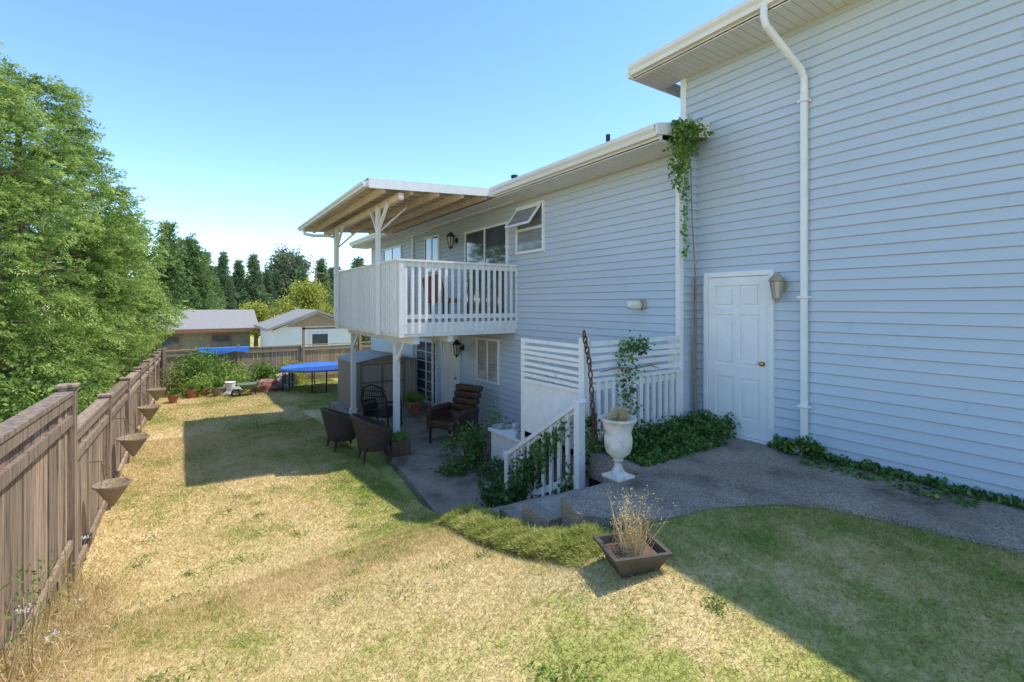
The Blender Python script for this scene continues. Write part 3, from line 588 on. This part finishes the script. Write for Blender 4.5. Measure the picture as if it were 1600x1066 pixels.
mk(mb,'plant_stand',WHT,loc=(5,10,-1.14),label='white wire plant stand beside lower door',cat='plant stand')
# ---------------------------------------------------------------- fences
FTX,FTZ=[3,6.2,6.201,22],[.90,.84,.45,-.07]
def fencetop(y): return float(np.interp(y,FTX,FTZ))
Fe=thing('wooden_fence',(-1.0,12,-1.3),'weathered brown cedar board fence along the lawn','fence')
Ys=[-1.0,1.4,3.8,6.2,8.6,11,13.4,15.8,18.2,20.1,22]; bd=MB(); rl=MB()
for i in range(len(Ys)-1):
    a,b=Ys[i],Ys[i+1]; ta,tb=fencetop(a+.01),fencetop(b-.01); 
    if i>=3: m=(ta+tb)/2; ta,tb=m+.03,m-.03
    y=a+.07
    while y<b-.1:
        wd=.135; f=(y-a)/(b-a); top=ta+(tb-ta)*f-.05; zb=g1(-1,y)-.05; e=R(0,.014)
        bd.box(-1.02,-1.0+e,y,min(y+wd,b-.06),zb,top); y+=wd+.011
    rl.beam((-1.005,a+.05,ta),(-1.005,b-.05,tb),.13,.035); rl.beam((-.965,a+.05,ta-.26),(-.965,b-.05,tb-.26),.035,.09); rl.beam((-.967,a+.05,ta-.07),(-.967,b-.05,tb-.07),.03,.09)
    zb=g1(-1,(a+b)/2); rl.beam((-.965,a+.05,zb+.2),(-.965,b-.05,zb+.2),.035,.09)
mk(bd,'boards',FEN,Fe); mk(rl,'rail',FEN,Fe)
for y in Ys:
    t0=fencetop(y)+.05
    mk(MB().box(-1.05,-.93,y-.055,y+.055,g1(-1,y)-.1,t0).box(-1.07,-.91,y-.075,y+.075,t0+.001,t0+.03),'fence_post',FEN,Fe,bevel=.005)
Ff=thing('wooden_fence',(5,22,-1.6),'brown board fence across the back of yard','fence')
bd=MB(); x=-.95
while x<14: tp=-.12+.03*math.sin(int((x+1)/2.4)*2.1); bd.box(x,x+.13,22,22.02,-1.8,tp); x+=.138
mk(bd,'boards',FEN2,Ff); mk(MB().box(-1,14,21.96,21.999,-.3,-.2).box(-1,14,21.96,21.999,-1.4,-1.3).box(-1,14,21.95,22.05,-.08,-.045),'rail',FEN2,Ff)
for i in range(7): x=-.9+2.4*i; mk(MB().box(x,x+.1,21.9,22,-1.8,.05 if i not in(2,3) else .75),'fence_post',FEN2,Ff)
mk(MB().box(3.9,6.4,21.9,21.95,.6,.68),'trellis_rail',TRIMB,Ff)
def basket(loc,s):
    b=thing('hanging_basket',loc,'cone-shaped wicker basket hanging on the fence','basket','hanging baskets',local=True)
    mk(MB().lathe((0,0,0),[(.01,-.26),(.05,-.2),(.11,-.1),(.17,0),(.185,.0),(.185,.02),(.16,.015),(.1,-.08),(.001,-.12)],20),'cone',WIKL,b,smooth=True)
    mb=MB()
    for k in range(3): a=k*2.09; mb.cyl((.17*math.cos(a),.17*math.sin(a),.01),(-.1,0,.26),.0025,n=5)
    mb.tube([(-.1,0,.25),(-.1,0,.29),(-.21,0,.30)],.005,6); mk(mb,'hanger',RUS,b)
    n=60; leaves('dry_plant',np.stack([rng.normal(size=n)*.07,rng.normal(size=n)*.07,np.zeros(n)],1),rng.normal(size=(n,3))*.5+[0,0,.4],rng.uniform(.05,.14,n),.006,DRY,b)
    b.scale=(s,s,s); return b
b0=basket((-.74,6.95,-.33),.95)
for l in((-.75,9.4,-.38),(-.75,12.7,-.5),(-.75,15.2,-.5)): clone(b0,l,R(-.2,.2),1.1)
# ---------------------------------------------------------------- trampoline, clutter
T=thing('trampoline',(4.0,19,-1.5),'round trampoline with blue safety pad','trampoline')
rad=1.3; z0=-.68; tx,ty=4.0,19.0
mk(MB().tube([(tx+rad*math.cos(a),ty+rad*math.sin(a),z0) for a in np.linspace(0,2*math.pi,41)[:-1]],.03,8,True),'rim',GAL,T)
mk(MB().lathe((tx,ty,z0),[(rad-.3,.03),(rad+.03,.04),(rad+.06,.0),(rad-.3,.028)],40),'pad',BLU,T)
mk(MB().lathe((tx,ty,z0),[(rad-.28,.005),(.01,.0)],40),'jumping_mat',BLK,T)
for k in range(6):
    a=k*math.pi/3+.3; p=[(tx+rad*math.cos(a+d),ty+rad*math.sin(a+d)) for d in(-.18,.18)]
    mk(MB().tube([(*p[0],z0),(*p[0],g1(*p[0])+.03),(*p[1],g1(*p[1])+.03),(*p[1],z0)],.025,6),'leg',BLK,T)
for l,s in(((.0,19.6,-1.5),1.1),((.35,19.8,-1.5),1.0),((.75,19.5,-1.5),1.2),((2.6,20.2,-1.52),1.2),((-.5,18.8,-1.48),1),((3.1,20.5,-1.5),1.3)): pot(l,s,TER if s<1.15 else WOODO,'terracotta pot by the back fence')
mb=MB().blob((2.3,19.6,-1.35),.5,.45,.3,8,.18); mk(mb,'covered_pile',RED,loc=(2.3,19.6,-1.5),label='garden pile under a faded red tarp',cat='tarp')
mk(MB().blob((3.0,20.3,-1.3),.4,.35,.35,8,.15),'covered_grill',SHD,loc=(3,20.3,-1.5),label='grey-brown covered grill beside back fence',cat='grill')
for q in((1.4,19.7,.22),(1.05,19.3,.15),(2.95,19.6,.18),(.9,20.3,.25)): mk(MB().blob((q[0],q[1],-1.5+q[2]*.5),q[2],q[2]*.8,q[2]*.6,6,.2),'garden_rock',ROCK,loc=(q[0],q[1],-1.5),label='pale grey rock in the back garden bed',cat='rock',group='garden rocks')
mk(MB().lathe((1.15,20.0,-1.5),[(.13,0),(.17,.36),(.18,.36),(.18,.38),(.15,.36),(.001,.3)],16),'bucket',WHT,loc=(1.15,20,-1.5),smooth=True,label='white plastic bucket by the back fence',cat='bucket')
mk(MB().add([(.2,21.9,-.02),(1.9,21.9,-.04),(1.9,21.85,-.26),(1.4,21.85,-.18),(.9,21.84,-.28),(.2,21.85,-.16),(.2,22.06,0),(1.9,22.06,-.02)],[(5,4,3,2,1,0),(0,1,7,6)]),'blue_tarp',BLU,loc=(1,21.9,-.3),label='blue tarp draped over the back fence',cat='tarp')
Wh=thing('wheelbarrow',(1.7,19.0,-1.5),'small grey-green wheelbarrow parked on dry grass','wheelbarrow')
mk(MB().add([(1.45,18.85,-1.25),(1.8,18.85,-1.25),(1.8,19.15,-1.25),(1.45,19.15,-1.25),(1.3,18.7,-1.08),(1.95,18.7,-1.08),(1.95,19.3,-1.08),(1.3,19.3,-1.08)],[(0,3,2,1),(0,1,5,4),(1,2,6,5),(2,3,7,6),(3,0,4,7)]),'tray',M('green_paint',(.12,.20,.14),(.08,.13,.09),.5),Wh)
mk(MB().tube([(1.25+.12*math.cos(a),19,-1.39+.12*math.sin(a)) for a in np.linspace(0,6.28,17)[:-1]],.03,6,True),'wheel',BLK,Wh)
for s in(18.85,19.15): mk(MB().tube([(1.25,19,-1.39),(1.6,s,-1.27),(2.3,s,-1.12)],.018,6),'handle',WOODO,Wh); mk(MB().cyl((1.85,s,-1.52),(1.85,s,-1.25),.015),'leg',BLK,Wh)
GRL=leafM('light_shrub_leaf',(.10,.18,.03),(.26,.38,.07),(.48,.55,.16),3)
for c_,r,h,m,l in(((.1,21,-1.55),.9,1.4,GRN,'leafy green vine bush against back fence'),((1.4,21.1,-1.55),.8,1.1,GRL,'light green vine bush against back fence'),((2.5,21.3,-1.55),.6,.8,GRN,'green shrub against back fence'),((3.4,21.3,-1.55),.5,.8,YEL,'yellow flowering shrub by back fence'),((.4,20.1,-1.5),.6,.6,GRL,'low green shrub behind clay pots')): shrub('bush',c_,r,h,3500,m,l,.09)
# ---------------------------------------------------------------- trees
def trunk(mb,h,r,n=8): mb.tube([(0,0,-.2),(R(-.05,.05)*r,0,h*.4),(R(-.3,.3)*r,R(-.3,.3)*r,h*.75),(0,0,h*.97)],[r,r*.75,r*.35,r*.06],n)
def nrm(v): return v/(np.linalg.norm(v,axis=-1,keepdims=True)+1e-9)
def cedar(loc,Ht,Rd,nb,ppb,lp,mat,label,L,W,plen,shape=.6,name='cypress_tree',top=0):
    T=thing(name,loc,label,'tree',local=True)
    mb=MB(); trunk(mb,Ht,.05*Rd+.06)
    tb=rng.uniform(0,1,nb); tb=1-(1-tb)**.66; ab=np.arange(nb)*2.39996+rng.normal(size=nb)*.3
    reach=Rd*(1-tb)**shape*(np.clip(tb/.12,0,1)*.25+.75)*rng.uniform(.78,1.12,nb)+.12
    zb=Ht*(.04+.95*tb)
    hd=np.stack([np.cos(ab),np.sin(ab),np.zeros(nb)],1); sdb=np.stack([-np.sin(ab),np.cos(ab),np.zeros(nb)],1)
    rise=rng.uniform(.2,.5,nb)+tb*.5
    def bp(i,f):
        r=reach[i]*f; return hd[i]*r[...,None]+np.stack([0*r,0*r,zb[i]+r*rise[i]-reach[i]*f**2.2*(.25+rise[i]*.3)],-1)
    for i in range(0,nb,3):
        pts=[bp(np.array([i]),np.array([f]))[0] for f in(0,.4,.75,.9)]; mb.tube([tuple(p) for p in pts],[.035,.025,.014,.005],5)
    mk(mb,'trunk',BRK,T)
    ib=np.repeat(np.arange(nb),ppb); n1=len(ib); f=rng.uniform(.2,1,n1)**.7; side=rng.uniform(-1,1,n1)
    base=bp(ib,f); wide=(.42*plen+.30*reach[ib])*(1.15-f)
    O=base+sdb[ib]*(side*wide)[:,None]+rng.normal(size=(n1,3))*[.05,.05,.11]
    ax=nrm(hd[ib]*1.0+sdb[ib]*(side*.9)[:,None]+np.stack([0*f,0*f,.35-.75*f*rng.uniform(.2,1.3,n1)+tb[ib]*.6],1)+rng.normal(size=(n1,3))*.28)
    up=np.array([0,0,1.])+rng.normal(size=(n1,3))*.6; sd=nrm(np.cross(ax,up)); pl=plen*rng.uniform(.45,1.15,n1)
    NB=8; kb=rng.integers(0,NB,(n1,lp)); sg=rng.choice([-1,1],(n1,lp)); s0=(kb+.5)/NB; v=rng.uniform(0,1,(n1,lp)); ln=(1-s0)*.46+.09
    sub=ax[:,None]*.74+sd[:,None]*(sg*.67)[...,None]
    s=s0+v*ln*.74
    P=O[:,None]+ax[:,None]*(s0*pl[:,None])[...,None]+sub*(v*ln*pl[:,None])[...,None]+rng.normal(size=(n1,lp,3))*.013
    P[...,2]-=s**2*.22*pl[:,None]
    D=sub+rng.normal(size=(n1,lp,3))*.3; D[...,2]-=.35*s
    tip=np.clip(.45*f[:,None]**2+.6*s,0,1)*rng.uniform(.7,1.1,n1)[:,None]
    P=P.reshape(-1,3);D=D.reshape(-1,3);tip=tip.reshape(-1); P[:,2]=np.maximum(P[:,2],.0)
    if loc[1]<25:
        X=P[:,0]+loc[0]; Zw=P[:,2]+loc[2]; Y=P[:,1]+loc[1]; ft=np.interp(Y,FTX,FTZ); k=(X<-1.12)|(Zw>ft+.12+(X+1.12)*1.1); P=P[k];D=D[k];tip=tip[k]
    n=len(P)
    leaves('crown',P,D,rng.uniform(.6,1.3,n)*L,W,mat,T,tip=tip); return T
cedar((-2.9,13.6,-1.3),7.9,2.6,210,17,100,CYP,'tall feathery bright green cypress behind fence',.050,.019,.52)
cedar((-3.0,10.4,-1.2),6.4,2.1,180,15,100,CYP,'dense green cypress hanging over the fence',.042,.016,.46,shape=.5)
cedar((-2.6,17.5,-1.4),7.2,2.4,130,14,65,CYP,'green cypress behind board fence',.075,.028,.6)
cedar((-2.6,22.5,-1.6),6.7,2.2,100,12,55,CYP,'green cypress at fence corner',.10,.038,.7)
shrub('hedge_shrub',(-2.2,9.0,-1.2),1.1,1.9,9000,GRN0,'green shrub leaning on board fence',.07)
shrub('hedge_shrub',(-2.2,6.4,-.9),.9,1.3,4000,GRN0,'low green shrub behind board fence',.06)
def cypress(loc,Ht,Rd,npl,lp,mat,label,L=.1,W=.035,plen=.55,z0=.03,shape=.7,name='cypress_tree',up=.35,cat='tree',group=None):
    T=thing(name,loc,label,cat,group,local=True)
    mb=MB(); trunk(mb,Ht,.05*Rd+.06); mk(mb,'trunk',BRK,T)
    u=rng.uniform(0,1,npl); tt=1-(1-u)**(.62); a=rng.uniform(0,2*math.pi,npl)
    prof=(1-tt)**shape*(np.clip(tt/.1,0,1)*.35+.65)
    lum=1+.2*np.sin(3*a+tt*17)+.15*np.sin(5*a-tt*23)+rng.normal(size=npl)*.14
    rr=Rd*prof*lum*rng.choice([1.1,1,.8,.5],npl)
    z=Ht*(z0+(1-z0)*tt*.97); O=np.stack([rr*np.cos(a),rr*np.sin(a),z],1)
    ax=nrm(np.stack([np.cos(a),np.sin(a),np.full(npl,up)+rng.normal(size=npl)*.25+tt*.8],1)+rng.normal(size=(npl,3))*.25)
    pl=plen*(.6+.8*rng.uniform(0,1,npl)); O=O-ax*(pl*.6)[:,None]
    s=rng.uniform(0,1,(npl,lp)); P=O[:,None]+ax[:,None]*(s*pl[:,None])[...,None]+rng.normal(size=(npl,lp,3))*.14*plen*(1.1-s[...,None]); P[...,2]-=s**2*.3*plen
    D=ax[:,None]+rng.normal(size=(npl,lp,3))*.5; D[...,2]-=.4*s
    P=P.reshape(-1,3);D=D.reshape(-1,3); P[:,2]=np.maximum(P[:,2],.0); n=len(P)
    leaves('crown',P,D,rng.uniform(.6,1.3,n)*L,W,mat,T); return T
def px(x,d,z=None): 
    u=(x-800)/750; return (d*(.5547+.83205*u),d*(.83205-.5547*u))
bases=[]
CON2=leafM('cedar_leaf',(.07,.12,.04),(.16,.26,.08),(.32,.42,.15),.6,.35)
for i,(x,d,ty) in enumerate(((300,46,362),(262,44,340),(349,78,386),(322,54,388),(373,84,400),(396,76,390),(418,90,414),(502,62,397),(518,72,412),(472,86,412),(337,92,410),(560,40,394),(432,95,420),(284,52,368))):
    X,Y=px(x,d); zt=1.69+(475-ty)/750*d; gzv=g1(X,Y)
    if i<3:
        b=cypress((X,Y,gzv),10,(2.6,2.4,2.3)[i],1000,26,(CON2,CON2,CON)[i],'green conifer beyond the houses',.30,.09,1.3,shape=(.85,.95,1.4)[i],name='conifer_tree',up=-.2,group='distant conifers'); b.scale=(1,1,(zt-gzv)/10); bases.append(b)
        if i==2:b.scale=(1.1,1.1,(zt-gzv)/10)
    else: clone(bases[2] if d>55 or i==11 else bases[i%2],(X,Y,gzv),R(0,6),(.9+R(-.1,.25)+(d>60)*.2,)*2+((zt-gzv)/10,))
def broad(loc,Ht,Rd,n,mat,label,L):
    T=thing('broadleaf_tree',loc,label,'tree',local=True); mb=MB(); trunk(mb,Ht*.8,.12+.02*Ht)
    K=34; C_=[]
    for k in range(K):
        a=R(0,6.28);q=R(.2,.85)*Rd;z=Ht*R(.35,.92); q*=math.sin(math.pi*min(1,(z/Ht)*.95)); C_.append((q*math.cos(a),q*math.sin(a),z)); mb.tube([(0,0,z*.55),(q*.5*math.cos(a),q*.5*math.sin(a),z*.8),C_[-1]],[.07,.05,.02],5)
    mk(mb,'trunk',BRK,T); C_=np.array(C_); P=C_[rng.integers(0,K,n)]+rng.normal(size=(n,3))*[Rd*.17,Rd*.17,Ht*.06]
    leaves('crown',P,rng.normal(size=(n,3)),rng.uniform(.6,1.3,n)*L,L*.7,mat,T); return T
X,Y=px(476,42); broad((X,Y,g1(X,Y)),6.1,2.8,12000,YEL,'bright yellow-green broadleaf tree beyond garage',.2)
X,Y=px(446,100); broad((X,Y,g1(X,Y)),16,6,14000,leafM('olive_leaf',(.09,.12,.06),(.18,.22,.12),(.3,.33,.2),.4),'tall grey-green broadleaf tree in the distance',.5)
X,Y=px(400,44); broad((X,Y,g1(X,Y)),4.2,1.9,7000,YEL,'yellow shrub-like tree between two houses',.2)
n=60000; xx=rng.uniform(150,700,n); d=rng.uniform(95,130,n); u=(xx-800)/750; X=d*(.5547+.832*u);Y=d*(.832-.5547*u); hh=(8+2.5*np.sin(xx*.11)+1.5*np.sin(xx*.31+1))*rng.uniform(0,1,n)**.8
leaves('distant_wood',np.stack([X,Y,-3.2+hh],1),rng.normal(size=(n,3))+[0,0,.6],1.3,.6,CON,kind='stuff',label='distant dark green wood on the horizon',cat='wood')
# ---------------------------------------------------------------- neighbours
def gable(x0,x1,y0,y1,zb,ze,zr,ov,along):
    mb=MB();a,b,c,d=x0-ov,x1+ov,y0-ov,y1+ov;th=.14
    if along=='x': m=(c+d)/2; V=[(a,c,ze),(b,c,ze),(b,m,zr),(a,m,zr),(a,d,ze),(b,d,ze)]
    else: m=(a+b)/2; V=[(a,c,ze),(a,d,ze),(m,d,zr),(m,c,zr),(b,c,ze),(b,d,ze)]
    V2=[(p[0],p[1],p[2]+th) for p in V]; mb.add(V+V2,[(0,1,2,3),(3,2,5,4),(6,9,8,7),(9,10,11,8),(0,6,7,1),(4,5,11,10),(0,3,9,6),(3,4,10,9),(1,7,8,2),(2,8,11,5)]); return mb
def gwall(x0,x1,y0,y1,zb,ze,zr,along):
    mb=MB()
    if along=='x': m=(y0+y1)/2; mb.add([(x0,y0,zb),(x1,y0,zb),(x1,y1,zb),(x0,y1,zb),(x0,y0,ze),(x1,y0,ze),(x1,y1,ze),(x0,y1,ze),(x0,m,zr),(x1,m,zr)],[(0,1,5,4),(1,2,6,9,5),(2,3,7,6),(3,0,4,8,7)])
    else: m=(x0+x1)/2; mb.add([(x0,y0,zb),(x1,y0,zb),(x1,y1,zb),(x0,y1,zb),(x0,y0,ze),(x1,y0,ze),(x1,y1,ze),(x0,y1,ze),(m,y0,zr),(m,y1,zr)],[(0,1,5,8,4),(1,2,6,5),(2,3,7,9,6),(3,0,4,7)])
    return mb
N1=thing('neighbour_house',(1,40,-2.3),'olive green bungalow with grey shingle roof','house')
mk(gwall(-6,3.2,36,42,-2.4,.1,1.15,'x'),'wall',OLV,N1); mk(gable(-6,3.2,36,42,0,.0,1.15,.5,'x'),'roof',SHINL,N1)
for x in(-3.2,-1.7,1.0): 
    wv=mk(MB().box(x,x+1.1,35.95,36,-1.1,-.25),'window',TRIMB,N1); mk(MB().box(x+.08,x+1.02,35.93,35.95,-1.02,-.33),'pane',GLS,wv)
mk(MB().box(-6.5,3.7,35.44,35.5,-.1,.12),'fascia',TRIMB,N1)
N2=thing('garage',(6,31,-2),'white garage with light shingle roof and white gable','garage')
mk(gwall(3.7,8.2,29,35,-2.2,.25,1.2,'y'),'wall',PALE,N2); mk(gable(3.7,8.2,29,35,0,.2,1.22,.35,'y'),'roof',SHINL,N2)
mk(MB().add([(4.3,28.95,.42),(7.6,28.95,.42),(5.95,28.95,1.08)],[(0,1,2)]),'gable_vent',FEN2,N2)
wv=mk(MB().box(5.6,6.6,28.94,29,-.75,.05),'window',WHT,N2); mk(MB().box(5.68,6.52,28.92,28.94,-.67,-.03),'pane',GLS,wv)
X,Y=px(493,50); Up=thing('utility_pole',(X,Y,-2.5),'wooden utility pole beyond the garage','utility pole')
mk(MB().cyl((X,Y,-2.5),(X,Y,5.3),.13,.09),'pole',WOODO,Up); mk(MB().beam((X-.9,Y,4.9),(X+.9,Y,4.9),.1,.1),'crossarm',WOODO,Up)
# ---------------------------------------------------------------- weeds lower left
W_=thing('wild_carrot',(-.8,3.6,-.5),'dry tangled weeds with small white umbel flowers by fence','weeds')
st=MB();FP=[];n=45
for k in range(n):
    x=R(-.97,-.7);y=R(2.6,5.4);z=g1(x,y);h=R(.2,.6);dx,dy=R(-.05,.1),R(-.2,.2)
    st.tube([(x,y,z),(x+dx*.4,y+dy*.4,z+h*.5),(x+dx,y+dy,z+h)],[.0035,.0025,.0015],4)
    if k%12==0: FP.append((x+dx,y+dy,z+h))
mk(st,'stems',DRY,W_)
for p in FP: P=np.array(p)+rng.normal(size=(50,3))*[.018,.018,.006]; leaves('flower',P,rng.normal(size=(len(P),3))+[0,0,.5],.01,.009,WFL,W_)
n=15000; xx=-1+np.abs(rng.normal(size=n))*.22; yy=rng.uniform(2.2,6,n); P=np.stack([xx,yy,gz(xx,yy)+rng.uniform(0,.28,n)**1.6],1); D=rng.normal(size=(n,3)); D[:,2]+=.8
leaves('dry_weeds',P,D,rng.uniform(.04,.13,n),.005,DRY,kind='stuff',label='dry straw-coloured weeds along the fence foot',cat='weeds')
n=350; xx=rng.uniform(-1,-.8,n); yy=rng.uniform(2.8,5.4,n); P=np.stack([xx,yy,gz(xx,yy)+rng.uniform(.1,.6,n)],1)
leaves('weed_leaves',P,rng.normal(size=(n,3)),.04,.015,GRN,kind='stuff',label='green weed leaves along the fence foot',cat='weeds')
